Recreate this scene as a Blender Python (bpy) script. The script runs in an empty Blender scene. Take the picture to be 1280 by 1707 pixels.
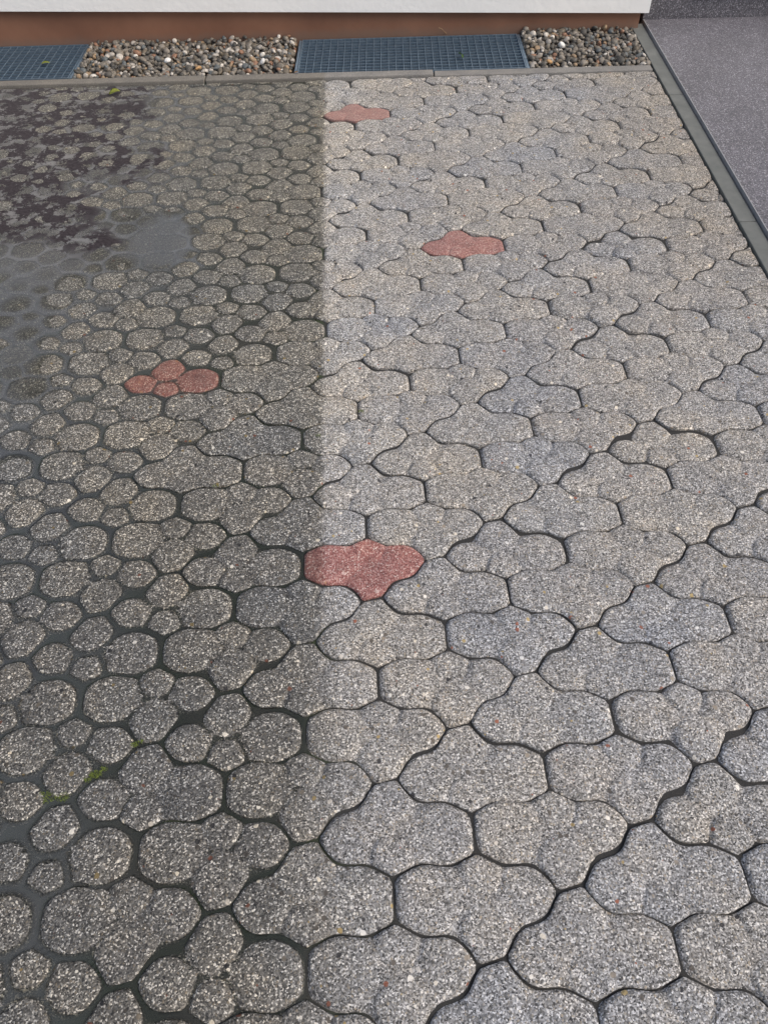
import bpy, bmesh, math, random
import numpy as np
from mathutils import Vector, Matrix, noise as mnoise
random.seed(11); rng = np.random.default_rng(11)
scene = bpy.context.scene
rad = math.radians

# ------------------------------------------------------------------ camera
CH = 1.38
cd = bpy.data.cameras.new("camera"); cam = bpy.data.objects.new("camera", cd)
scene.collection.objects.link(cam); scene.camera = cam
cd.sensor_fit = 'VERTICAL'; cd.sensor_height = 24.0; cd.lens = 18.0
cd.clip_start = 0.02; cd.clip_end = 300
AX = (0.99970176, -0.0185302, -0.01590681); AY = (-0.0043278, -0.7754694, 0.63137032); AZ = (-0.02403466, -0.63111318, -0.77531831)
M = Matrix(((AX[0], -AX[1], -AX[2]), (AY[0], -AY[1], -AY[2]), (AZ[0], -AZ[1], -AZ[2])))
cam.matrix_world = Matrix.Translation((0, 0, CH)) @ M.to_4x4()

# ------------------------------------------------------------------ world, sun, exposure
SUN_EL, SUN_AZ = rad(46), rad(118)            # azimuth clockwise from +Y (the house side)
world = bpy.data.worlds.new("World"); scene.world = world; world.use_nodes = True
wn = world.node_tree.nodes; wl = world.node_tree.links
sky = wn.new("ShaderNodeTexSky"); sky.sky_type = 'NISHITA'; sky.sun_disc = False
sky.sun_elevation = SUN_EL; sky.sun_rotation = SUN_AZ; sky.air_density = 1.0; sky.dust_density = 4.0; sky.ozone_density = 0.6
bg = wn["Background"]; bg.inputs["Strength"].default_value = 0.12
wl.new(sky.outputs[0], bg.inputs["Color"])
sl = bpy.data.lights.new("sun", 'SUN'); sl.energy = 1.2; sl.angle = rad(40); sl.color = (1.0, 0.95, 0.88)
so = bpy.data.objects.new("sun", sl); scene.collection.objects.link(so)
sd = Vector((math.sin(SUN_AZ) * math.cos(SUN_EL), math.cos(SUN_AZ) * math.cos(SUN_EL), math.sin(SUN_EL)))
so.rotation_euler = sd.to_track_quat('Z', 'Y').to_euler(); so.location = sd * 20
scene.view_settings.view_transform = 'Standard'; scene.view_settings.look = 'None'
scene.view_settings.exposure = 0.40; scene.view_settings.gamma = 1.0; scene.view_settings.use_curve_mapping = False
scene.render.engine = 'CYCLES'

# ------------------------------------------------------------------ helpers
def link(name, me, mat=None, parent=None, loc=None, kind=None):
    o = bpy.data.objects.new(name, me); scene.collection.objects.link(o)
    if mat is not None and me is not None and not me.materials: me.materials.append(mat)
    if parent is not None: o.parent = parent
    if loc is not None: o.location = loc
    if kind: o["kind"] = kind
    return o
def tag(o, label, cat, group=None):
    o["label"] = label; o["category"] = cat
    if group: o["group"] = group
    return o
def empty(name, loc):
    o = bpy.data.objects.new(name, None); scene.collection.objects.link(o); o.location = loc; o.empty_display_size = .05
    return o
def mesh_of(bm, name, smooth=False):
    me = bpy.data.meshes.new(name); bm.to_mesh(me); bm.free()
    if smooth:
        for p in me.polygons: p.use_smooth = True
    return me
def box_mesh(name, x0, x1, y0, y1, z0, z1, bevel=0.0):
    bm = bmesh.new(); bmesh.ops.create_cube(bm, size=1)
    for v in bm.verts: v.co = Vector((x0 + (v.co.x + .5) * (x1 - x0), y0 + (v.co.y + .5) * (y1 - y0), z0 + (v.co.z + .5) * (z1 - z0)))
    if bevel: bmesh.ops.bevel(bm, geom=bm.edges[:], offset=bevel, segments=2, affect='EDGES', profile=.6)
    bmesh.ops.recalc_face_normals(bm, faces=bm.faces[:])
    return mesh_of(bm, name)

class NT:
    """tiny node-tree writer"""
    def __init__(s, name):
        s.m = bpy.data.materials.new(name); s.m.use_nodes = True; s.t = s.m.node_tree
        s.b = s.t.nodes["Principled BSDF"]; s.out = s.t.nodes["Material Output"]
        s.pos = s.n("ShaderNodeNewGeometry").outputs["Position"]
    def n(s, typ, **kw):
        nd = s.t.nodes.new(typ)
        for k, v in kw.items(): setattr(nd, k, v)
        return nd
    def l(s, a, b):
        if isinstance(a, (int, float)): b.default_value = a
        elif isinstance(a, (tuple, list)): b.default_value = tuple(a) + ((1.0,) if len(a) == 3 and len(b.default_value) == 4 else ())
        else: s.t.links.new(a, b)
    def math(s, op, a, b=0.0, c=0.0, clamp=False):
        nd = s.n("ShaderNodeMath", operation=op); nd.use_clamp = clamp
        s.l(a, nd.inputs[0]); s.l(b, nd.inputs[1]); s.l(c, nd.inputs[2]); return nd.outputs[0]
    def mix(s, f, a, b, mode='MIX'):
        nd = s.n("ShaderNodeMix", data_type='RGBA', blend_type=mode); nd.clamp_factor = True
        s.l(f, nd.inputs[0]); s.l(a, nd.inputs[6]); s.l(b, nd.inputs[7]); return nd.outputs[2]
    def noise(s, scale, detail=3, rough=.55, vec=None, dist=0.0):
        nd = s.n("ShaderNodeTexNoise"); nd.inputs["Scale"].default_value = scale; nd.inputs["Detail"].default_value = detail
        nd.inputs["Roughness"].default_value = rough; nd.inputs["Distortion"].default_value = dist
        s.l(vec if vec is not None else s.pos, nd.inputs["Vector"]); return nd.outputs["Fac"]
    def voro(s, scale, vec=None, rnd=1.0, feat='F1'):
        nd = s.n("ShaderNodeTexVoronoi"); nd.feature = feat; nd.inputs["Scale"].default_value = scale
        nd.inputs["Randomness"].default_value = rnd; s.l(vec if vec is not None else s.pos, nd.inputs["Vector"])
        return nd
    def ramp(s, f, stops, interp='LINEAR'):
        nd = s.n("ShaderNodeValToRGB"); cr = nd.color_ramp; cr.interpolation = interp
        while len(cr.elements) < len(stops): cr.elements.new(.5)
        for e, (p, c) in zip(cr.elements, stops):
            e.position = p; e.color = (c, c, c, 1) if isinstance(c, (int, float)) else tuple(c) + (1,)
        s.l(f, nd.inputs[0]); return nd.outputs[0]
    def maprange(s, v, a, b, c=0.0, d=1.0, smooth=True):
        nd = s.n("ShaderNodeMapRange"); nd.interpolation_type = 'SMOOTHSTEP' if smooth else 'LINEAR'
        for i, q in enumerate((v, a, b, c, d)): s.l(q, nd.inputs[i])
        return nd.outputs[0]
    def sep(s, c):
        nd = s.n("ShaderNodeSeparateColor"); s.l(c, nd.inputs[0]); return nd.outputs
    def bump(s, h, strength, dist, nrm=None):
        nd = s.n("ShaderNodeBump"); nd.inputs["Strength"].default_value = strength; nd.inputs["Distance"].default_value = dist
        s.l(h, nd.inputs["Height"])
        if nrm is not None: s.l(nrm, nd.inputs["Normal"])
        return nd.outputs[0]
    def set(s, **kw):
        for k, v in kw.items(): s.l(v, s.b.inputs[k.replace("_", " ")])
        return s.m

# the edge of the cleaned strip, a straight line on the ground: x = bx(y)
def bx(y): return -0.123 - 0.042 * y
def wet_mask(t, noisy=.01):
    """1 on the uncleaned, wet side; 0 on the cleaned side"""
    sp = t.n("ShaderNodeSeparateXYZ"); t.l(t.pos, sp.inputs[0]); x, y = sp.outputs[0], sp.outputs[1]
    edge = t.math('MULTIPLY_ADD', y, -0.042, -0.123)
    u = t.math('SUBTRACT', edge, x)
    u = t.math('ADD', u, t.math('MULTIPLY', t.math('SUBTRACT', t.noise(38, 3), .5), noisy * 2))
    soft = t.maprange(y, .25, 1.0, .16, .012)
    hi = t.maprange(y, .25, 1.0, .13, .012)
    return t.maprange(u, t.math('MULTIPLY', soft, -1.0), hi), x, y

# ------------------------------------------------------------------ materials
def aggregate_material(name, red=False):
    t = NT(name)
    wet, X, Y = wet_mask(t)
    oi = t.n("ShaderNodeObjectInfo").outputs["Random"]
    # grains of the washed concrete, three sizes
    wn_ = t.n("ShaderNodeTexNoise"); wn_.inputs["Scale"].default_value = 170; wn_.inputs["Detail"].default_value = 2; t.l(t.pos, wn_.inputs["Vector"])
    wv = t.n("ShaderNodeVectorMath", operation='MULTIPLY_ADD'); t.l(wn_.outputs["Color"], wv.inputs[0]); wv.inputs[1].default_value = (.0042,) * 3; t.l(t.pos, wv.inputs[2]); wv = wv.outputs[0]
    v1 = t.voro(430, wv); v2 = t.voro(180, wv); v3 = t.voro(80, wv)
    c1 = t.sep(v1.outputs["Color"]); c2 = t.sep(v2.outputs["Color"]); c3 = t.sep(v3.outputs["Color"])
    if red:
        g1 = t.ramp(c1[0], [(0, (.15, .06, .058)), (.35, (.27, .115, .105)), (.7, (.37, .175, .16)), (.9, (.5, .32, .29)), (1, (.66, .55, .51))])
        g2 = t.ramp(c2[0], [(0, (.16, .065, .06)), (.5, (.34, .15, .14)), (.85, (.47, .28, .255)), (1, (.66, .54, .5))])
    else:
        g1 = t.ramp(c1[0], [(0, .05), (.2, .14), (.5, .26), (.78, .40), (.92, .60), (1, .80)])
        g2 = t.ramp(c2[0], [(0, (.035, .035, .037)), (.17, (.12, .117, .11)), (.5, (.27, .262, .24)), (.66, (.38, .335, .27)), (.78, (.27, .275, .28)), (.88, (.54, .525, .49)), (1, (.82, .81, .78))])
    m12 = t.math('LESS_THAN', v2.outputs["Distance"], .36)
    col = t.mix(t.math('MULTIPLY', m12, .9), g1, g2)
    # bigger pebbles, sparse
    pick = t.math('GREATER_THAN', c3[0], .70); near = t.math('LESS_THAN', v3.outputs["Distance"], t.math('MULTIPLY_ADD', t.math('POWER', c3[2], 2.0), .26, .12))
    big = t.math('MULTIPLY', pick, near)
    bc = t.ramp(c3[1], [(0, (.06, .06, .065)), (.14, (.13, .12, .11)), (.34, (.58, .56, .53)), (.46, (.74, .73, .7)), (.56, (.30, .27, .23)), (.72, (.42, .33, .17)), (.82, (.30, .13, .09)), (.9, (.7, .66, .58)), (1, (.09, .1, .11))], 'CONSTANT')
    if red: bc = t.mix(.6, bc, (.4, .15, .13))
    col = t.mix(big, col, bc)
    # stone to stone tint, blotchy weathering
    tint = t.ramp(oi, [(0, (.93, .95, .99)), (.2, (1, 1, 1)), (.5, (1.02, 1.0, .965)), (.75, (.95, .95, .96)), (1, (1.06, 1.04, 1.01))])
    if red: tint = t.ramp(t.noise(30, 4, .65), [(.3, (.82, .86, .86)), (.5, (1, 1, 1)), (.75, (1.1, 1.14, 1.12))])
    col = t.mix(1.0, col, tint, 'MULTIPLY')
    n1 = t.noise(9, 4, .6); n2 = t.noise(2.3, 3, .5)
    col = t.mix(1.0, col, t.ramp(n1, [(.3, (.80, .81, .83)), (.5, (1, 1, 1)), (.7, (1.10, 1.06, 1.0))]), 'MULTIPLY')
    col = t.mix(1.0, col, t.ramp(n2, [(.35, (.95, .965, 1.0)), (.6, (1.02, 1, .975))]), 'MULTIPLY')
    fresh = t.math('MULTIPLY', t.maprange(t.math('ADD', X, t.math('MULTIPLY', Y, .042)), .25, -.10), t.maprange(Y, .7, 1.6))
    col = t.mix(fresh, col, t.mix(1.0, col, (1.16, 1.15, 1.12), 'MULTIPLY'))
    # brown staining near the doorway edge
    brown = t.math('MULTIPLY', t.maprange(t.math('ADD', X, t.math('MULTIPLY', n2, .5)), .75, 1.35), t.maprange(Y, 1.6, 2.4))
    col = t.mix(t.math('MULTIPLY', brown, .35), col, t.mix(1.0, col, (.80, .72, .60), 'MULTIPLY'))
    col = t.mix(1.0, col, (1.015, 1.0, .97), 'MULTIPLY')
    if red: col = t.mix(t.maprange(Y, 1.4, 3.2, .0, .5), col, (.27, .2, .18))
    # wet and grimy: darker cement, the pale grains stay pale
    lum = t.sep(col)[1]
    keep = t.maprange(lum, .34, .72, .41 if not red else .60, .80)
    wcol = t.mix(1.0, col, t.n("ShaderNodeCombineColor").outputs[0], 'MULTIPLY') if False else col
    cc = t.n("ShaderNodeCombineColor"); t.l(keep, cc.inputs[0]); t.l(t.math('MULTIPLY', keep, .985), cc.inputs[1]); t.l(t.math('MULTIPLY', keep, .925), cc.inputs[2])
    wcol = t.mix(1.0, col, cc.outputs[0], 'MULTIPLY')
    wcol = t.mix(t.maprange(Y, 1.3, 2.4, 0, .75), wcol, t.mix(1.0, wcol, (.77, .77, .735), 'MULTIPLY'))
    col = t.mix(wet, col, wcol)
    # cavities between grains
    h = t.math('ADD', t.math('MULTIPLY', t.maprange(v1.outputs["Distance"], 0, .75, 1, 0), .5), t.math('MULTIPLY', t.maprange(v2.outputs["Distance"], 0, .7, 1, 0), 1.0))
    h = t.math('ADD', h, t.math('MULTIPLY', big, .6))
    b = t.bump(h, .55, .0016)
    return t.set(Base_Color=col, Roughness=t.math('MULTIPLY_ADD', wet, -.36, .88), Normal=b, **{"Specular_IOR_Level": t.math('MULTIPLY_ADD', wet, .12, .3)})
M_STONE = aggregate_material("washed_concrete"); M_RED = aggregate_material("red_washed_concrete", True)

def simple(name, stops, scale, rough=.85, bump=.3, bdist=.002, metallic=0.0, detail=4, spec=.4):
    t = NT(name); f = t.noise(scale, detail, .6)
    t.set(Base_Color=t.ramp(f, stops), Roughness=rough, Metallic=metallic, Normal=t.bump(f, bump, bdist))
    t.b.inputs["Specular IOR Level"].default_value = spec
    return t.m
def sand_mat():
    t = NT("joint_sand"); f = t.noise(420, 3); g = t.noise(7, 3)
    wet, X, Y = wet_mask(t)
    c = t.ramp(f, [(.3, (.020, .020, .020)), (.6, (.040, .039, .037)), (.8, (.07, .066, .06))])
    c = t.mix(t.math('MULTIPLY', wet, t.maprange(g, .38, .55)), c, (.040, .055, .026))
    return t.set(Base_Color=c, Roughness=.95, Normal=t.bump(f, .6, .002))
M_SAND = sand_mat()
M_SOIL = simple("soil", [(.3, (.03, .027, .024)), (.7, (.08, .07, .06))], 40)
def kerb_mat():
    t = NT("kerb_concrete"); wet, X, Y = wet_mask(t); f = t.noise(230, 4, .7); g = t.noise(12, 4)
    c = t.ramp(f, [(.3, (.13, .125, .12)), (.55, (.23, .225, .215)), (.75, (.38, .37, .35))])
    c = t.mix(1.0, c, t.ramp(g, [(.3, (.8, .8, .8)), (.7, (1.08, 1.06, 1.02))]), 'MULTIPLY')
    c = t.mix(wet, c, t.mix(1.0, c, (.80, .77, .72), 'MULTIPLY'))
    return t.set(Base_Color=c, Roughness=.85, Normal=t.bump(f, .4, .0015))
M_KERB = kerb_mat()
M_EDGE = simple("edging_concrete", [(.3, (.115, .122, .115)), (.5, (.14, .148, .14)), (.75, (.175, .18, .17))], 14, .7, .15, .001)
def granite(name, k=1.0):
    t = NT(name); v = t.voro(340); c = t.sep(v.outputs["Color"]); f = t.noise(5, 4)
    col = t.ramp(c[0], [(0, (.04, .038, .043)), (.4, (.082, .079, .09)), (.75, (.125, .12, .135)), (.93, (.2, .193, .212)), (1, (.42, .4, .42))])
    v2 = t.voro(150); c2 = t.sep(v2.outputs["Color"])
    col = t.mix(t.math('MULTIPLY', t.math('GREATER_THAN', c2[0], .9), t.math('LESS_THAN', v2.outputs["Distance"], .35)), col, (.32, .31, .33))
    col = t.mix(1.0, col, t.ramp(f, [(.3, (1.0 * k, 1.01 * k, 1.02 * k)), (.7, (1.32 * k, 1.33 * k, 1.35 * k))]), 'MULTIPLY')
    return t.set(Base_Color=col, Roughness=.5, Normal=t.bump(c[1], .12, .0006))
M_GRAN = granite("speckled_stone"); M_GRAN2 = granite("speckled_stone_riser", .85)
M_ARRIS = simple("pale_arris", [(.3, (.26, .26, .27)), (.7, (.36, .36, .37))], 60)
def render_mat():
    t = NT("white_render"); f = t.noise(60, 5, .65); g = t.noise(3, 3)
    v = t.voro(38, t.math('ADD', 0, 0) if False else None)
    c = t.ramp(g, [(.3, (.86, .86, .84)), (.7, (.91, .91, .89))])
    return t.set(Base_Color=c, Roughness=.9, Normal=t.bump(t.math('ADD', f, t.math('MULTIPLY', v.outputs["Distance"], .5)), .22, .006))
M_WHITE = render_mat()
def plinth_mat():
    t = NT("brown_paint"); f = t.noise(3.2, 5, .6); g = t.noise(90, 3)
    c = t.ramp(f, [(.3, (.19, .088, .053)), (.7, (.27, .132, .080))])
    sp = t.n("ShaderNodeSeparateXYZ"); t.l(t.pos, sp.inputs[0]); dirt = t.maprange(t.math('ADD', sp.outputs[2], t.math('MULTIPLY', t.noise(22, 5, .7), .05)), .075, .02)
    c = t.mix(t.math('MULTIPLY', dirt, .6), c, (.16, .125, .10))
    return t.set(Base_Color=c, Roughness=.62, Normal=t.bump(g, .2, .001))
M_PLINTH = plinth_mat()
def galv():
    t = NT("galvanised_steel"); f = t.noise(45, 4, .6)
    return t.set(Base_Color=t.ramp(f, [(.3, (.13, .195, .26)), (.7, (.24, .32, .40))]), Metallic=.55, Roughness=t.ramp(f, [(.3, .5), (.7, .36)]))
M_GALV = galv()
M_SHAFT = simple("shaft_plastic", [(.3, (.02, .03, .042)), (.7, (.035, .05, .065))], 8, .6, .1)
def pebble_mat():
    t = NT("river_pebbles"); r = t.n("ShaderNodeNewGeometry").outputs["Random Per Island"]
    c = t.ramp(r, [(0, (.10, .095, .085)), (.14, (.20, .185, .16)), (.28, (.07, .068, .062)), (.40, (.26, .24, .21)), (.52, (.15, .13, .10)), (.62, (.13, .15, .16)), (.70, (.34, .25, .16)), (.76, (.30, .17, .11)), (.81, (.42, .4, .37)), (.89, (.22, .2, .17)), (.95, (.58, .56, .52)), (.985, (.75, .74, .7))], 'CONSTANT')
    f = t.noise(110, 4, .6)
    c = t.mix(1.0, c, t.ramp(f, [(.3, (.55, .54, .53)), (.7, (1.05, 1.0, .94))]), 'MULTIPLY')
    return t.set(Base_Color=c, Roughness=.6)
M_PEB = pebble_mat()
def flat(name, c, rough=.7):
    t = NT(name); f = t.noise(160, 3)
    return t.set(Base_Color=t.ramp(f, [(.3, tuple(q * .8 for q in c)), (.7, tuple(q * 1.15 for q in c))]), Roughness=rough)
M_WHITEPEB = flat("white_quartz", (.72, .71, .68)); M_OCHREPEB = flat("ochre_stone", (.45, .27, .12))
M_LEAF = flat("yellow_green_leaf", (.34, .38, .07)); M_LEAFD = flat("green_leaf", (.10, .2, .05)); M_TWIG = flat("dry_twig", (.32, .2, .11))
M_MOSS = flat("moss", (.13, .17, .03), .9)

# ------------------------------------------------------------------ paving geometry
VA = np.array([-0.13901314, -0.10451644]); VB = np.array([0.58306682, 0.02761705]); F00 = np.array([-0.51312027, 1.1616225])
CEN = np.array([.1518, -.0046])
R= [0.10972, 0.11243, 0.11586, 0.11886, 0.11786, 0.1163, 0.1149, 0.11338, 0.1118, 0.1102, 0.10859, 0.10701, 0.10543, 0.10377, 0.10194, 0.09997, 0.09783, 0.09539, 0.09263, 0.08966, 0.08652, 0.08311, 0.07972, 0.07661, 0.07393, 0.07162, 0.06971, 0.06808, 0.06672, 0.06567, 0.06482, 0.0642, 0.06383, 0.06359, 0.06349, 0.06352, 0.06366, 0.06396, 0.0644, 0.06496, 0.06565, 0.06644, 0.0673, 0.06817, 0.06909, 0.0701, 0.07122, 0.07253, 0.07445, 0.07675, 0.07611, 0.07525, 0.07463, 0.07424, 0.07404, 0.07393, 0.07384, 0.07377, 0.07374, 0.07374, 0.07379, 0.07394, 0.07423, 0.07465, 0.07529, 0.07614, 0.07728, 0.07875, 0.0806, 0.08299, 0.08614, 0.09029, 0.09578, 0.10244, 0.10979, 0.11665, 0.1224, 0.12731, 0.13163, 0.13571, 0.14003, 0.14522, 0.15149, 0.15668, 0.15646, 0.15502, 0.15388, 0.15301, 0.15237, 0.15194, 0.1517, 0.15162, 0.15171, 0.15194, 0.15228, 0.15221, 0.14908, 0.14303, 0.13714, 0.13228, 0.12773, 0.12306, 0.11813, 0.11239, 0.10583, 0.09897, 0.09261, 0.08764, 0.08409, 0.08139, 0.07928, 0.0777, 0.07654, 0.07571, 0.07516, 0.07482, 0.0747, 0.07482, 0.07515, 0.07567, 0.07637, 0.07724, 0.0783, 0.0796, 0.08116, 0.08302, 0.08532, 0.08818, 0.09123, 0.09312, 0.09206, 0.09069, 0.08946, 0.08827, 0.0872, 0.08632, 0.08557, 0.0849, 0.08431, 0.08386, 0.0836, 0.08344, 0.08311, 0.08198, 0.08006, 0.07823, 0.07653, 0.0748, 0.07303, 0.07134, 0.06979, 0.06845, 0.06731, 0.06635, 0.06557, 0.06499, 0.06464, 0.06453, 0.06466, 0.06503, 0.06558, 0.06636, 0.06734, 0.06862, 0.07022, 0.07221, 0.07467, 0.0776, 0.08087, 0.08427, 0.08756, 0.09065, 0.09352, 0.0962, 0.09857, 0.10057, 0.10234, 0.10405, 0.10579, 0.10761]
R = np.array(R); TH = np.linspace(0, 2 * np.pi, 180, endpoint=False)
INSET = 0.0020
POLY = CEN + np.stack([np.cos(TH), np.sin(TH)], 1) * (R - INSET)[:, None]
LOBES = [(.060, .008, .058, .056), (.143, .041, .037, .035), (.222, .020, .046, .045), (.152, -.046, .046, .046)]
def sstep(a, b, x):
    t = np.clip((x - a) / (b - a), 0, 1); return t * t * (3 - 2 * t)
def edge_dist(P):
    d = np.full(len(P), 9.0)
    for p, q in zip(POLY, np.roll(POLY, -1, 0)):
        e = q - p; t = np.clip(((P - p) @ e) / (e @ e), 0, 1); d = np.minimum(d, np.linalg.norm(P - (p + t[:, None] * e), axis=1))
    return d
# relief kinds: valley depth, rim drop, rim width
KINDS = [(.0034, .0032, .006), (.0060, .0046, .009), (.0086, .0060, .013)]
def stone_height(P, kind, ed=None):
    vd, rd, rw = KINDS[kind]
    if ed is None: ed = edge_dist(P)
    ds = np.stack([np.hypot((P[:, 0] - a) / c, (P[:, 1] - b) / d) for a, b, c, d in LOBES])
    dm = -np.log(np.exp(-ds * 12).sum(0)) / 12
    d2 = np.sort(ds, axis=0); crease = np.exp(-((d2[1] - d2[0]) / .20) ** 2) * sstep(.50, .80, d2[0])
    z = -vd * np.maximum(sstep(.84, 1.16, dm), .88 * crease) - .0010 * np.clip(dm, 0, 1.2) ** 2
    z -= rd * (1 - np.clip(ed / rw, 0, 1)) ** 2.2
    return z
def inside(P):
    a = np.arctan2(P[:, 1] - CEN[1], P[:, 0] - CEN[0]) % (2 * np.pi)
    r = np.hypot(P[:, 0] - CEN[0], P[:, 1] - CEN[1])
    return r < np.interp(a, np.append(TH, 2 * np.pi), np.append(R - INSET, (R - INSET)[0]))
def stone_mesh(kind, step=2, rings=(.16, .32, .46, .58, .68, .76, .82, .87, .905, .935, .96, .98, .993, 1.0)):
    idx = list(range(0, 180, step)); n = len(idx)
    pts = [CEN]
    for s in rings:
        for i in idx: pts.append(CEN + (POLY[i] - CEN) * s)
    pts = np.array(pts); z = stone_height(pts, kind)
    z += np.array([.00035 * mnoise.noise(Vector((p[0] * 60, p[1] * 60, kind * 7))) for p in pts])
    v = [(p[0], p[1], q) for p, q in zip(pts, z)]
    for i in idx:
        p = CEN + (POLY[i] - CEN) * 1.0; v.append((p[0], p[1], -.03))
    f = [(0, 1 + k, 1 + (k + 1) % n) for k in range(n)]
    for r in range(len(rings)):
        a = 1 + r * n; b = a + n
        for k in range(n): f.append((a + k, b + k, b + (k + 1) % n, a + (k + 1) % n))
    me = bpy.data.meshes.new("paving_stone"); me.from_pydata(v, [], f); me.update()
    for p in me.polygons[:len(f) - n]: p.use_smooth = True
    return me
S_MESH = [stone_mesh(k) for k in range(3)]
R_MESH = [m.copy() for m in S_MESH]
for m in S_MESH: m.materials.append(M_STONE)
for m in R_MESH: m.materials.append(M_RED)

X_EDGE, Y_KERB = 1.133, 3.524
def in_view(x, y, mar=0.0):
    d = Vector((x, y, -CH)); c = M.transposed() @ d
    if c.z > -.02: return False
    u = c.x / -c.z; v = c.y / -c.z
    return abs(u) < .5 + mar and abs(v) < .6667 + mar
RED = {(2, 1, 0), (-4, -1, 1), (-10, -1, 1), (-20, -4, 1)}
K2 = [(-0.297, 0.76), (-0.325, 0.589), (-0.584, 0.364), (0.551, 0.63), (0.715, 1.591), (-0.315, 0.21), (-0.671, 0.739), (-0.799, 0.977), (-0.61, 0.965), (-0.66, 1.201), (-0.725, 0.897), (-0.519, 0.71), (-0.21, 0.576), (0.626, 0.47), (-0.539, 0.635), (-0.647, 0.519)]
K1 = [(-0.485, 1.499), (-0.624, 1.392), (-0.382, 1.166), (-0.493, 1.062), (-0.335, 0.991), (-0.221, 0.887), (-0.173, 0.718), (-0.202, 0.47), (-0.33, 0.38), (0.444, 0.72), (0.479, 1.382), (-0.06, 1.807), (0.073, 1.65), (0.497, 0.746), (0.295, 1.283), (-0.461, 0.474), (-0.467, 0.254), (0.805, 2.063), (-0.024, 2.231)]
K0 = [(-0.336, 1.601), (-0.262, 1.48), (-0.362, 1.384), (-0.277, 1.269), (-0.222, 1.099), (-0.111, 0.321), (-0.487, 1.294), (-0.08, 0.885)]

stones = []
for j in range(-12, 9):
    for i in range(-45, 25):
        F = F00 + VA * i + VB * j + (VA * -.5 if j < 0 else 0)
        for ab in (0, 1):
            sg = -1 if ab else 1
            c = F + CEN * sg
            if c[1] < -.45 or c[1] > Y_KERB + .09 or c[0] > X_EDGE + .14 or c[0] < -2.75: continue
            rr = random.Random(i * 977 + j * 131 + ab)
            px, py = F[0] + rr.gauss(0, .0007), F[1] + rr.gauss(0, .0007)
            rz = (math.pi if ab else 0) + rad(rr.gauss(0, .22))
            tx, ty = rad(rr.gauss(0, .22)), rad(rr.gauss(0, .22)); dz = rr.gauss(0, .0007)
            left = bx(c[1]) - c[0]
            red = (i, j, ab) in RED
            if left < -.1: pr = (.36, .57, .07)
            elif c[1] > 1.95: pr = (.0, .2, .8)
            else: pr = (.15, .85, 0) if left < .14 else ((0, .45, .55) if left < .30 else (0, 0, 1))
            q = rr.random(); kind = 0 if q < pr[0] else (1 if q < pr[0] + pr[1] else 2)
            for kk, lst in ((0, K0), (1, K1), (2, K2)):
                if any(math.hypot(c[0] - a, c[1] - b) < .055 for a, b in lst): kind = kk
            if red: kind = 0 if ab == 0 or left < .1 else 2
            vis = in_view(c[0], c[1], .16 if c[1] < .9 else .06)
            if not vis:
                # near the frame's edge a stone's own reach decides
                vis = any(in_view(*(np.array([F[0], F[1]]) + sg * POLY[k])) for k in range(0, 180, 15))
            stones.append(dict(p=(px, py), rz=rz, tx=tx, ty=ty, dz=dz, kind=kind, red=red, vis=vis, c=c, ab=ab, key=(i, j, ab)))
# stones with hand-set relief, as the photograph shows them
print("stones", len(stones), "in view", sum(s['vis'] for s in stones))

bedv = [(-9, -6, -.0095), (X_EDGE, -6, -.0095), (X_EDGE, Y_KERB, -.0095), (-9, Y_KERB, -.0095)]
me = bpy.data.meshes.new("pavement"); me.from_pydata(bedv, [], [(0, 1, 2, 3)])
pavement = link("pavement", me, M_SAND, kind="structure")
pavement["label"] = "grey washed concrete pavement of cloud shaped interlocking stones"
rest = bmesh.new()
def stone_matrix(s):
    return Matrix.Translation((s['p'][0], s['p'][1], s['dz'])) @ Matrix.Rotation(s['rz'], 4, 'Z') @ Matrix.Translation((CEN[0], CEN[1], 0)) @ Matrix.Rotation(s['tx'], 4, 'X') @ Matrix.Rotation(s['ty'], 4, 'Y') @ Matrix.Translation((-CEN[0], -CEN[1], 0))
low = [stone_mesh(k, 6, (.35, .65, .85, .95, 1.0)) for k in range(3)]
for s in stones:
    mw = stone_matrix(s); s['mw'] = mw
    pw = [mw @ Vector((p[0], p[1], 0)) for p in POLY[::3]]
    xmx = max(p.x for p in pw); ymx = max(p.y for p in pw)
    xmn = min(p.x for p in pw); ymn = min(p.y for p in pw)
    if xmn > X_EDGE - .012 or ymn > Y_KERB - .012: s['skip'] = True; continue
    cut = xmx > X_EDGE - .002 or ymx > Y_KERB - .002
    base = (R_MESH if s['red'] else S_MESH)[s['kind']]
    if not s['vis'] or cut:
        bm = bmesh.new(); bm.from_mesh(base if s['vis'] else low[s['kind']]); bmesh.ops.transform(bm, matrix=mw, verts=bm.verts[:])
        if cut:
            for co, no in (((X_EDGE - .0025, 0, 0), (1, 0, 0)), ((0, Y_KERB - .0025, 0), (0, 1, 0))):
                g = bm.verts[:] + bm.edges[:] + bm.faces[:]
                bmesh.ops.bisect_plane(bm, geom=g, plane_co=co, plane_no=no, clear_outer=True)
            be = [e for e in bm.edges if e.is_boundary and max(v.co.z for v in e.verts) > -.02]
            if be:
                ex = bmesh.ops.extrude_edge_only(bm, edges=be)
                for v in [g for g in ex['geom'] if isinstance(g, bmesh.types.BMVert)]: v.co.z = -.03
        if s['vis']:
            me = mesh_of(bm, "paving_stone", False); me.materials.append(M_RED if s['red'] else M_STONE)
            for p in me.polygons: p.use_smooth = p.normal.z > .5
            link("paving_stone", me, None, pavement)
        else:
            t = bpy.data.meshes.new("t"); bm.to_mesh(t); bm.free(); rest.from_mesh(t); bpy.data.meshes.remove(t)
    else:
        o = link("paving_stone", base, None, pavement); o.matrix_local = mw
        if s['red']: o["label"] = "red paving stone"
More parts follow.
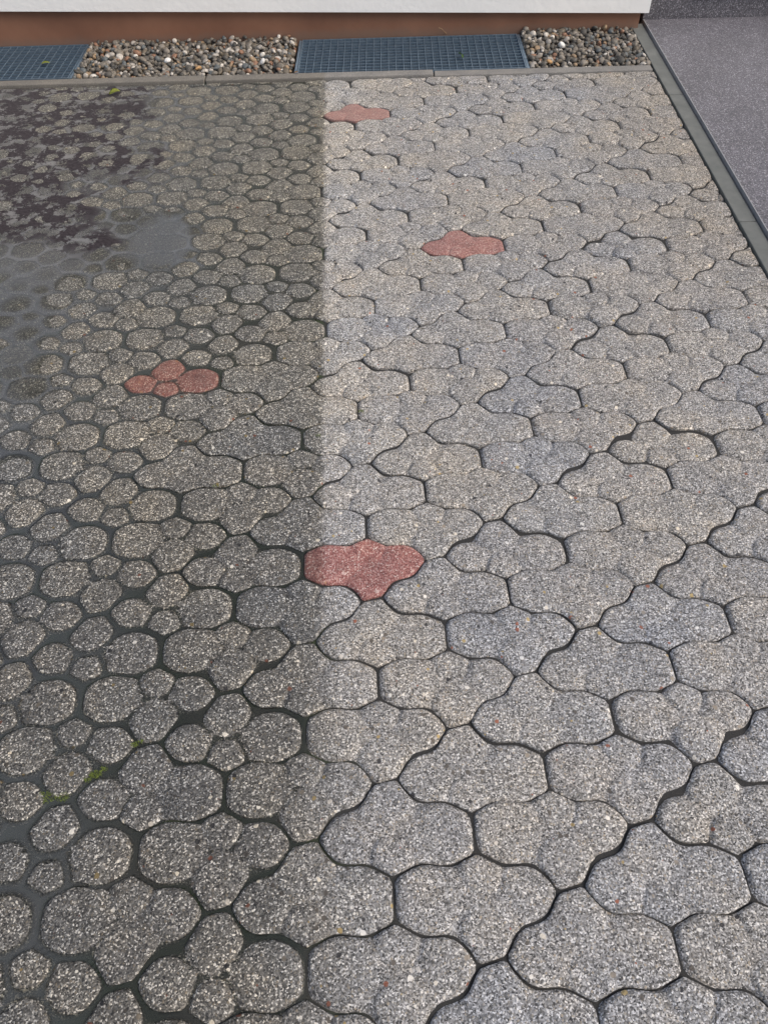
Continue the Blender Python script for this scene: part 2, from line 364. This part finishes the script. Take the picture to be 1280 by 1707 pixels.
me = mesh_of(rest, "outer_paving_stone"); me.materials.append(M_STONE)
link("outer_paving_stone", me, None, pavement, kind="stuff")

# ------------------------------------------------------------------ dirty water and silt lying over the uncleaned side
def vnoise(x, y, sc, seed):
    """smooth value noise on arrays, 0..1"""
    g = np.random.default_rng(seed).random((256, 256)); u = x * sc + 100.3; v = y * sc + 57.7
    i, j = np.floor(u).astype(int), np.floor(v).astype(int); fu, fv = u - i, v - j
    fu = fu * fu * (3 - 2 * fu); fv = fv * fv * (3 - 2 * fv); i %= 255; j %= 255
    return (g[i, j] * (1 - fu) + g[i + 1, j] * fu) * (1 - fv) + (g[i, j + 1] * (1 - fu) + g[i + 1, j + 1] * fu) * fv
def film_height(x, y):
    u = bx(y) - x
    deep = sstep(0, 1, np.clip((u - .04) / .75, 0, 1))
    near = -.0059 + .0017 * sstep(1.75, 2.2, y)
    z = near + (.0022 - .0010 * sstep(1.75, 2.2, y)) * deep
    z += .0004 * sstep(.25, .5, u) * sstep(1.3, .9, y)
    z += .0022 * sstep(.62, 1.0, u) * sstep(2.6, 2.1, y) * sstep(.8, 1.4, y)
    z += (vnoise(x, y, 3.1, 1) - .5) * .0020 + (vnoise(x, y, 9, 2) - .5) * .0008
    z += .0052 * np.exp(-(((x + .735) / .12) ** 2 + ((y - 2.29) / .15) ** 2))           # open pool
    z += .0012 * np.exp(-(((x + 1.0) / .14) ** 2 + ((y - 1.55) / .3) ** 2))
    z += .0012 * sstep(-.40, -.56, x) * sstep(.60, .25, y)
    z += .0010 * np.exp(-(((x + .6) / .09) ** 2 + ((y - .75) / .14) ** 2))
    silt = sstep(.46, 1.0, u + .34 * (vnoise(x, y, 5, 4) - .5) + .22 * (vnoise(x, y, 15, 5) - .5)) * sstep(1.75, 2.35, y - .35 * (u - .8))
    z += .0034 * silt
    pool = sstep(.25, .75, np.exp(-(((x + .735) / .17) ** 2 + ((y - 2.27) / .19) ** 2)) + .5 * (vnoise(x, y, 14, 21) - .5) + .2 * (vnoise(x, y, 40, 22) - .5))
    sky_sheen = .62 * pool + .58 * sstep(.55, 1.0, u + .26 * (vnoise(x, y, 4, 8) - .5) + .14 * (vnoise(x, y, 14, 9) - .5)) * sstep(2.5, 2.1, y) * sstep(1.0, 1.5, y)  # where the sky's bluish sheen is painted into the film
    sky_sheen = np.clip(sky_sheen + .25 * sstep(-.42, -.62, x) * sstep(.7, .3, y), 0, 1); silt = silt * (1 - sky_sheen)
    z += .0016 * sky_sheen + .0014 * (vnoise(x, y, 7, 31) - .5) * sky_sheen
    z = np.where(u < .03, z - (.03 - np.maximum(u, -.2)) ** 1 * .35, z)
    return z, silt, sky_sheen
DX = .0055
xs = np.arange(-2.75, .05, DX); ys = np.arange(-.3, Y_KERB - .003, DX)
GX, GY = np.meshgrid(xs, ys, indexing='ij'); gx, gy = GX.ravel(), GY.ravel()
top = np.full(gx.shape, -.0095)
ix = lambda v: int(round((v - xs[0]) / DX)); iy = lambda v: int(round((v - ys[0]) / DX))
T2 = top.reshape(GX.shape)
for s in stones:
    if s.get('skip') or s['c'][0] > .35: continue
    inv = s['mw'].inverted(); cx, cy = s['c']
    a0, a1 = max(ix(cx - .17), 0), min(ix(cx + .17), len(xs)); b0, b1 = max(iy(cy - .13), 0), min(iy(cy + .13), len(ys))
    if a1 <= a0 or b1 <= b0: continue
    PX, PY = GX[a0:a1, b0:b1].ravel(), GY[a0:a1, b0:b1].ravel()
    lx = inv[0][0] * PX + inv[0][1] * PY + inv[0][3]; ly = inv[1][0] * PX + inv[1][1] * PY + inv[1][3]
    P = np.stack([lx, ly], 1); m = inside(P)
    if not m.any(): continue
    h = stone_height(P[m], s['kind']); mw = s['mw']
    wz = mw[2][0] * P[m][:, 0] + mw[2][1] * P[m][:, 1] + mw[2][2] * h + mw[2][3]
    sub = T2[a0:a1, b0:b1].ravel(); sub[m] = np.maximum(sub[m], wz); T2[a0:a1, b0:b1] = sub.reshape(a1 - a0, b1 - b0)
fz, silt, sky_sheen = film_height(gx, gy)
depth = fz - T2.ravel()
nx, ny = GX.shape
keepv = (depth > -.0012).reshape(nx, ny)
q = keepv[:-1, :-1] | keepv[1:, :-1] | keepv[:-1, 1:] | keepv[1:, 1:]
q &= (bx(GY[:-1, :-1]) - GX[:-1, :-1]) > -.012
I, J = np.nonzero(q)
vid = lambda a, b: a * ny + b
faces = np.stack([vid(I, J), vid(I + 1, J), vid(I + 1, J + 1), vid(I, J + 1)], 1)
used, invx = np.unique(faces, return_inverse=True); faces = invx.reshape(faces.shape)
me = bpy.data.meshes.new("puddle_water")
me.from_pydata(np.stack([gx, gy, fz], 1)[used].tolist(), [], faces.tolist())
for nm, arr in (("depth", depth), ("silt", silt), ("sky_sheen", sky_sheen)):
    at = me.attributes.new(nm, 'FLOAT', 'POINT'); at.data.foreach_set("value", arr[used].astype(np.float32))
for p in me.polygons: p.use_smooth = True
def water_mat():
    t = NT("dirty_water")
    da = t.n("ShaderNodeAttribute", attribute_name="depth").outputs["Fac"]; sa = t.n("ShaderNodeAttribute", attribute_name="silt").outputs["Fac"]
    ha = t.n("ShaderNodeAttribute", attribute_name="sky_sheen").outputs["Fac"]
    sp = t.n("ShaderNodeSeparateXYZ"); t.l(t.pos, sp.inputs[0]); X, Y = sp.outputs[0], sp.outputs[1]
    n1 = t.noise(5, 4, .6); n2 = t.noise(15, 12, .72); n3 = t.noise(90, 3, .6)
    # black-brown sludge flakes in the far corner
    flake = t.math('MULTIPLY', t.maprange(t.math('ADD', n2, t.math('MULTIPLY', n3, .10)),   .525, .540), t.maprange(t.math('MULTIPLY_ADD', n1, .5, t.math('MULTIPLY', sa, .6)), .46, .70))
    k = t.math('MULTIPLY_ADD', sa, 120.0, t.maprange(X, -.35, -.85, 330.0, 85.0))
    al = t.math('SUBTRACT', 1.0, t.math('EXPONENT', t.math('MULTIPLY', t.math('MULTIPLY', t.math('MAXIMUM', da, 0.0), k), -1.0)))
    al = t.math('MULTIPLY', al, .90)
    al = t.math('MAXIMUM', al, t.math('MULTIPLY', t.math('MULTIPLY', sa, t.maprange(da, -.0004, .0016)), t.maprange(n1, .35, .65, .3, .65)))
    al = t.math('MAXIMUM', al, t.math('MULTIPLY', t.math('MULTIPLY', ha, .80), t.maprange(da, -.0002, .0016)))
    al = t.math('MAXIMUM', al, t.math('MULTIPLY', flake, .96))
    mud = t.ramp(n1, [(.3, (.038, .047, .036)), (.5, (.046, .050, .043)), (.7, (.060, .058, .050))])
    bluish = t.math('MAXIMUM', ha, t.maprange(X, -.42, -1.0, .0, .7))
    mud = t.mix(bluish, mud, (.225, .243, .268))  # sky reflection put into the water's base colour, stronger to the left
    siltc = t.ramp(n1, [(.3, (.17, .168, .168)), (.7, (.25, .243, .235))])
    mud = t.mix(sa, mud, siltc)
    mud = t.mix(flake, mud, t.ramp(n3, [(.35, (.022, .018, .020)), (.7, (.058, .047, .052))]))
    b = t.b; t.l(mud, b.inputs["Base Color"]); b.inputs["Roughness"].default_value = .8; b.inputs["Specular IOR Level"].default_value = 0.0
    tr = t.n("ShaderNodeBsdfTransparent"); tr.inputs[0].default_value = (.86, .87, .84, 1)
    m1 = t.n("ShaderNodeMixShader"); t.l(al, m1.inputs[0]); t.l(tr.outputs[0], m1.inputs[1]); t.l(b.outputs[0], m1.inputs[2])
    gl = t.n("ShaderNodeBsdfGlossy"); t.l(t.math('MULTIPLY_ADD', flake, .35, t.math('MULTIPLY_ADD', sa, .22, .10)), gl.inputs["Roughness"])
    t.l(t.bump(t.noise(26, 2), .05, .003), gl.inputs["Normal"])
    fr = t.n("ShaderNodeFresnel"); fr.inputs[0].default_value = 1.33
    m2 = t.n("ShaderNodeMixShader")
    t.l(t.math('MULTIPLY', fr.outputs[0], t.math('MULTIPLY_ADD', flake, -.6, 1.0)), m2.inputs[0]); t.l(m1.outputs[0], m2.inputs[1]); t.l(gl.outputs[0], m2.inputs[2])
    t.l(m2.outputs[0], t.out.inputs["Surface"]); return t.m
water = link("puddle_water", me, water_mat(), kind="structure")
water["label"] = "shallow dirty water and silt standing between the paving stones"

# ------------------------------------------------------------------ ground, kerb, edging, landing
gv = [(-60, -60, -.035), (60, -60, -.035), (60, 3.53, -.035), (-60, 3.53, -.035)]
me = bpy.data.meshes.new("ground"); me.from_pydata(gv, [], [(0, 1, 2, 3)]); link("ground", me, M_SOIL, kind="structure")

kerb = link("kerb", box_mesh("kerb", -6, X_EDGE - .002, Y_KERB + .003, Y_KERB + .049, -.12, -.006), M_SAND, kind="structure")
kx = [-4.76, -3.77, -2.78, -1.784, -.788, .196, X_EDGE - .002]
for a, b in zip(kx[:-1], kx[1:]):
    w = b - a - .006
    zt = .012 if b < -.5 else (.010 if a < .1 else .004)
    m_ = box_mesh("kerb_stone", -w / 2, w / 2, -.026, .026, -.05, 0, .004)
    o = link("kerb_stone", m_, M_KERB, kerb, ((a + b) / 2, Y_KERB + .0275, zt)); o.rotation_euler.z = rad(random.gauss(0, .06))
edge = link("edging", box_mesh("edging", X_EDGE + .004, 1.19, -2.2, 4.05, -.14, -.02), M_SAND, kind="structure")
ey = [4.045, 3.273, 2.314, 1.33, .34, -.65, -1.64]
for a, b in zip(ey[1:], ey[:-1]):
    w = b - a - .004
    m_ = box_mesh("edging_stone", -.0285, .0285, -w / 2, w / 2, -.06, 0, .003)
    link("edging_stone", m_, M_EDGE, edge, (X_EDGE + .0315, (a + b) / 2, .006 + random.uniform(-.0008, .0008)))
land = link("landing", box_mesh("landing", 1.203, 4.2, -2.2, 4.06, -.08, .016, .003), M_GRAN, kind="structure")
link("arris_highlight", box_mesh("arris_highlight", 1.1985, 1.2025, -2.2, 4.06, -.05, .0175, .0008), M_ARRIS, land)  # added pale strip standing for the highlight on the slab's arris
st = link("step", box_mesh("step", 1.197, 4.2, 4.063, 4.60, -.08, .105, .002), M_GRAN2, kind="structure")
link("step_tread", box_mesh("step_tread", 1.43, 4.2, 4.046, 4.60, .107, .135, .003), simple("pale_stone", [(.3, (.2, .22, .28)), (.7, (.27, .29, .35))], 80, .5), st)

# ------------------------------------------------------------------ house: rendered wall over a brown plinth
house = empty("house", (0, 4.1, 0))
tag(house, "white rendered house wall above a brown painted plinth", "house")
def prism(name, v, f): m_ = bpy.data.meshes.new(name); m_.from_pydata(v, [], f); m_.update(); return m_
def wall_box(name, x0, x1, y0, y1, zl, zr, z1):
    v = [(x0, y0, zl), (x1, y0, zr), (x1, y1, zr), (x0, y1, zl), (x0, y0, z1), (x1, y0, z1), (x1, y1, z1), (x0, y1, z1)]
    return prism(name, v, [(0, 3, 2, 1), (4, 5, 6, 7), (0, 1, 5, 4), (1, 2, 6, 5), (2, 3, 7, 6), (3, 0, 4, 7)])
def zwall(x): return .118 - .0275 * (x + .39)
for nm, me, mt in (("wall", wall_box("wall", -7, 1.19, 3.962, 4.3, zwall(-7), zwall(1.19), 2.7), M_WHITE),
                   ("wall", wall_box("wall", 1.197, 4.4, 4.62, 4.8, -.05, -.05, 2.7), M_WHITE),
                   ("plinth", wall_box("plinth", -7, 1.16, 3.988, 4.28, -.6, -.6, .34), M_PLINTH)):
    o = link(nm, me, mt, house, (0, -4.1, 0))

# ------------------------------------------------------------------ light shafts and gratings
GR = [(-.394, .598, 3.580, 3.962), (-2.400, -1.400, 3.605, 3.982)]
def plate(name, x0, x1, y0, y1, z0, z1): return box_mesh(name, x0, x1, y0, y1, z0, z1)
for gi, (x0, x1, y0, y1) in enumerate(GR):
    bm = bmesh.new()
    for (a, b, c, d) in ((x0 - .018, x0 - .004, y0 - .0, y1), (x1 + .004, x1 + .018, y0, y1), (x0 - .004, x1 + .004, y0 - .006, y0 - .001), (x0 - .004, x1 + .004, y1 + .001, y1 + .004)):
        r = bmesh.ops.create_cube(bm, size=1)
        for v in r['verts']: v.co = Vector(((a + b) / 2 + v.co.x * (b - a), (c + d) / 2 + v.co.y * (d - c), -.226 + v.co.z * .44))
    r = bmesh.ops.create_cube(bm, size=1)
    for v in r['verts']: v.co = Vector(((x0 + x1) / 2 + v.co.x * (x1 - x0), (y0 + y1) / 2 + v.co.y * (y1 - y0), -.45 + v.co.z * .02))
    link("light_shaft", mesh_of(bm, "light_shaft"), M_SHAFT, kind="structure")
    W, D = x1 - x0, y1 - y0
    g = empty("metal_grating", ((x0 + x1) / 2, (y0 + y1) / 2, 0))
    tag(g, ["long steel grating between the two gravel beds below the brown plinth", "steel grating at the left edge with a small yellow leaf lying on it"][gi], "grating", "steel gratings over the light shafts")
    zt = .004
    fm = M_GALV
    for (a, b, c, d) in ((-W / 2, W / 2, -D / 2, -D / 2 + .004), (-W / 2, W / 2, D / 2 - .004, D / 2)):
        link("frame_bar", plate("frame_bar", a, b, c, d, zt - .028, zt + .001), fm, g)
    for (a, b) in ((-W / 2, -W / 2 + .004), (W / 2 - .004, W / 2)):
        link("frame_bar", plate("frame_bar", a, b, -D / 2 + .004, D / 2 - .004, zt - .028, zt + .001), fm, g)
    for (a, b) in ((-W / 2 - .014, -W / 2 - .003), (W / 2 + .003, W / 2 + .014)):
        link("rim", plate("rim", a, b, -D / 2 + .003, D / 2, zt - .05, zt - .002), fm, g)
    nb, nc = 12, 30
    mb = plate("grate_bar", -W / 2 + .004, W / 2 - .004, -.0016, .0016, -.009, 0); mb.materials.append(fm)
    mc = plate("cross_bar", -.0010, .0010, -D / 2 + .004, D / 2 - .004, -.005, -.001); mc.materials.append(fm)
    for k in range(1, nb): link("grate_bar", mb, None, g, (0, -D / 2 + D * k / nb, zt - .0005))
    for k in range(1, nc): link("cross_bar", mc, None, g, (-W / 2 + W * k / nc, 0, zt + .0006))

# ------------------------------------------------------------------ gravel beds
def ico(sub):
    bm = bmesh.new(); bmesh.ops.create_icosphere(bm, subdivisions=sub, radius=1)
    v = np.array([tuple(q.co) for q in bm.verts]); f = np.array([[w.index for w in q.verts] for q in bm.faces]); bm.free(); return v, f
IV, IF = ico(2)
def pebble_verts(r, loc, rg):
    ax = np.array([1.0, rg.uniform(.68, .95), rg.uniform(.45, .75)]) * r
    ph = rg.uniform(0, 6.28, 3)
    v = IV * (1 + .10 * np.sin(IV[:, [0]] * 2.3 + ph[0]) + .09 * np.sin(IV[:, [1]] * 2.9 + ph[1]) + .07 * np.sin(IV[:, [2]] * 3.1 + ph[2])) * ax
    e = (rg.normal(0, .45), rg.normal(0, .45), rg.uniform(0, 6.28))
    from mathutils import Euler
    m_ = np.array(Euler(e).to_matrix()); return v @ m_.T + np.array(loc)
def gravel(x0, x1, y0, y1, seed, label):
    rg = np.random.default_rng(seed); V = []; F = []; n = 0
    for layer, (sp, zz) in enumerate(((.023, -.024), (.021, -.012), (.024, .000))):
        for a in np.arange(x0 + .008, x1 - .004, sp):
            for b in np.arange(y0 + .008, y1 - .002, sp):
                r = float(np.clip(rg.lognormal(math.log(.0118), .26), .0075, .020))
                hump = .012 * ((b - y0) / (y1 - y0)) + .006 * math.sin(a * 9 + seed) * math.sin(b * 11)
                x = a + rg.uniform(-.008, .008); y = b + rg.uniform(-.008, .008)
                x = min(max(x, x0 + r * .8), x1 - r * .8); y = min(max(y, y0 + r * .8), y1 - r * .6)
                V.append(pebble_verts(r, (x, y, zz + hump + rg.uniform(-.006, .006)), rg)); F.append(IF + n); n += len(IV)
    me = bpy.data.meshes.new("gravel"); me.from_pydata(np.concatenate(V).tolist(), [], np.concatenate(F).tolist())
    for p in me.polygons: p.use_smooth = True
    o = link("gravel", me, M_PEB, kind="stuff"); tag(o, label, "gravel"); return o
beds = [(-1.384, -.412, 3.577, 3.985, 3, "mixed river pebbles in the bed between the two gratings"),
        (.614, 1.131, 3.577, 3.985, 5, "mixed river pebbles in the short bed beside the edging")]
for b in beds: gravel(*b)
link("gravel_base", box_mesh("gravel_base", -1.381, -.413, 3.575, 3.986, -.2, -.03), M_SOIL, kind="structure")
link("gravel_base", box_mesh("gravel_base", .617, 1.131, 3.575, 3.986, -.2, -.03), M_SOIL, kind="structure")
link("gravel_base", box_mesh("gravel_base", -6, -2.42, 3.575, 3.986, -.2, -.004), M_SOIL, kind="structure")
rg = np.random.default_rng(77)
for x, y, z, r, mt, lab in ((-.985, 3.742, .014, .016, M_WHITEPEB, "white oval pebble left of centre in the gravel between the gratings"),
                            (-.555, 3.70, .014, .0155, M_WHITEPEB, "white pebble near the long grating's left end"),
                            (-.835, 3.655, .011, .015, M_OCHREPEB, "ochre pebble by the kerb in the gravel between the gratings"),
                            (.775, 3.78, .019, .017, M_WHITEPEB, "white pebble in the back of the short gravel bed"),
                            (.70, 3.62, .012, .013, M_OCHREPEB, "ochre pebble at the front of the short gravel bed")):
    v = pebble_verts(r, (0, 0, 0), rg); me = bpy.data.meshes.new("pebble"); me.from_pydata(v.tolist(), [], IF.tolist())
    for p in me.polygons: p.use_smooth = True
    tag(link("pebble", me, mt, None, (x, y, z)), lab, "pebble")

# ------------------------------------------------------------------ leaves, twig, moss
def leaf_mesh(L, Wd, curl=.25):
    bm = bmesh.new(); rows = []
    for i in range(9):
        t = i / 8; w = Wd * math.sin(math.pi * min(1, t * .97 + .03)) ** .7 * (1 - .25 * t); z = L * curl * math.sin(t * 2.6) * .5
        rows.append([bm.verts.new((t * L - L / 2, s * w, z + abs(s) * w * .35)) for s in (-1, -.5, 0, .5, 1)])
    for a, b in zip(rows[:-1], rows[1:]):
        for k in range(4): bm.faces.new((a[k], b[k], b[k + 1], a[k + 1]))
    r = bmesh.ops.solidify(bm, geom=bm.faces[:], thickness=.0004)
    return mesh_of(bm, "leaf", True)
def leaf(loc, L, Wd, rz, label, mat, tilt=0.0, curl=.25):
    o = link("leaf", leaf_mesh(L, Wd, curl), mat, None, loc); o.rotation_euler = (tilt, .1, rz); tag(o, label, "leaf"); return o
leaf((-1.538, 3.757, .008), .040, .014, .3, "yellow green leaf lying on the left grating", M_LEAF)
leaf((-1.155, 3.428, .006), .050, .014, .6, "curled yellow green leaf on the muddy stones near the kerb", M_LEAF, .3, .5)
leaf((.318, 3.70, .012), .055, .010, 1.9, "narrow green leaf stuck upright in the long grating", M_LEAFD, .7, .4)
leaf((-.395, 3.575, .011), .022, .009, .4, "brown leaf scrap at the front left corner of the long grating", M_TWIG)
def tube(pts, r, name, mat, seg=5):
    cu = bpy.data.curves.new(name, 'CURVE'); cu.dimensions = '3D'; cu.bevel_depth = r; cu.bevel_resolution = 1
    sp = cu.splines.new('POLY'); sp.points.add(len(pts) - 1)
    for p, q in zip(sp.points, pts): p.co = (*q, 1)
    o = bpy.data.objects.new(name, cu); dg = bpy.context.evaluated_depsgraph_get()
    scene.collection.objects.link(o); dg.update(); me = bpy.data.meshes.new_from_object(o.evaluated_get(dg)); bpy.data.objects.remove(o)
    me.name = name; return link(name, me, mat)
tag(tube([(.275, 3.985, .006), (.262, 3.975, .02), (.250, 3.965, .034), (.236, 3.96, .040)], .0014, "twig", M_TWIG), "dry twig leaning on the brown plinth behind the long grating", "twig")
def moss_patch(spots, label, seed):
    rr = random.Random(seed); bm = bmesh.new()
    for (cx, cy, r, n, z) in spots:
        for k in range(n):
            a = rr.uniform(0, 6.28); d = r * math.sqrt(rr.random()); x, y = cx + d * math.cos(a), cy + d * math.sin(a) * .6
            yaw = rr.uniform(0, 6.28); L = rr.uniform(.002, .005); w = rr.uniform(.0002, .00045); h = rr.uniform(.001, .0045)
            p0 = Vector((x, y, z)); d1 = Vector((math.cos(yaw), math.sin(yaw), 0)); s1 = Vector((-d1.y, d1.x, 0)) * w
            a1 = p0 + d1 * L * .5 + Vector((0, 0, h)); a2 = p0 + d1 * L + Vector((0, 0, h * .8))
            v = [bm.verts.new(q) for q in (p0 - s1, p0 + s1, a1 + s1, a1 - s1, a2)]
            bm.faces.new((v[0], v[1], v[2], v[3])); bm.faces.new((v[3], v[2], v[4]))
    o = link("moss", mesh_of(bm, "moss"), M_MOSS, kind="stuff"); tag(o, label, "moss"); return o
moss_patch([(-.558, .518, .012, 150, -.003), (-.546, .528, .007, 50, -.003), (-.572, .508, .007, 40, -.003)], "yellow green moss tuft in a wet joint low on the left", 1)
moss_patch([(-.498, .574, .007, 70, -.003), (-.487, .580, .005, 30, -.003)], "small moss tuft in the wet joint just above the larger tuft", 2)
moss_patch([(-.640, .478, .018, 200, -.004), (-.610, .478, .014, 130, -.004), (-.665, .470, .012, 100, -.004)], "dull green moss smeared along a flooded joint near the left edge", 3)
G = [(-.193, 1.378, "tiny green sprouts in the joint by the end of the cleaned strip"), (-.432, 1.216, "tiny green sprouts in a dark joint beside a moss stained stone"), (-.086, 1.463, "tiny green sprouts in a joint just inside the cleaned strip")]
for k, (x, y, lab) in enumerate(G): moss_patch([(x, y, .008, 50, -.002)], lab, 10 + k)
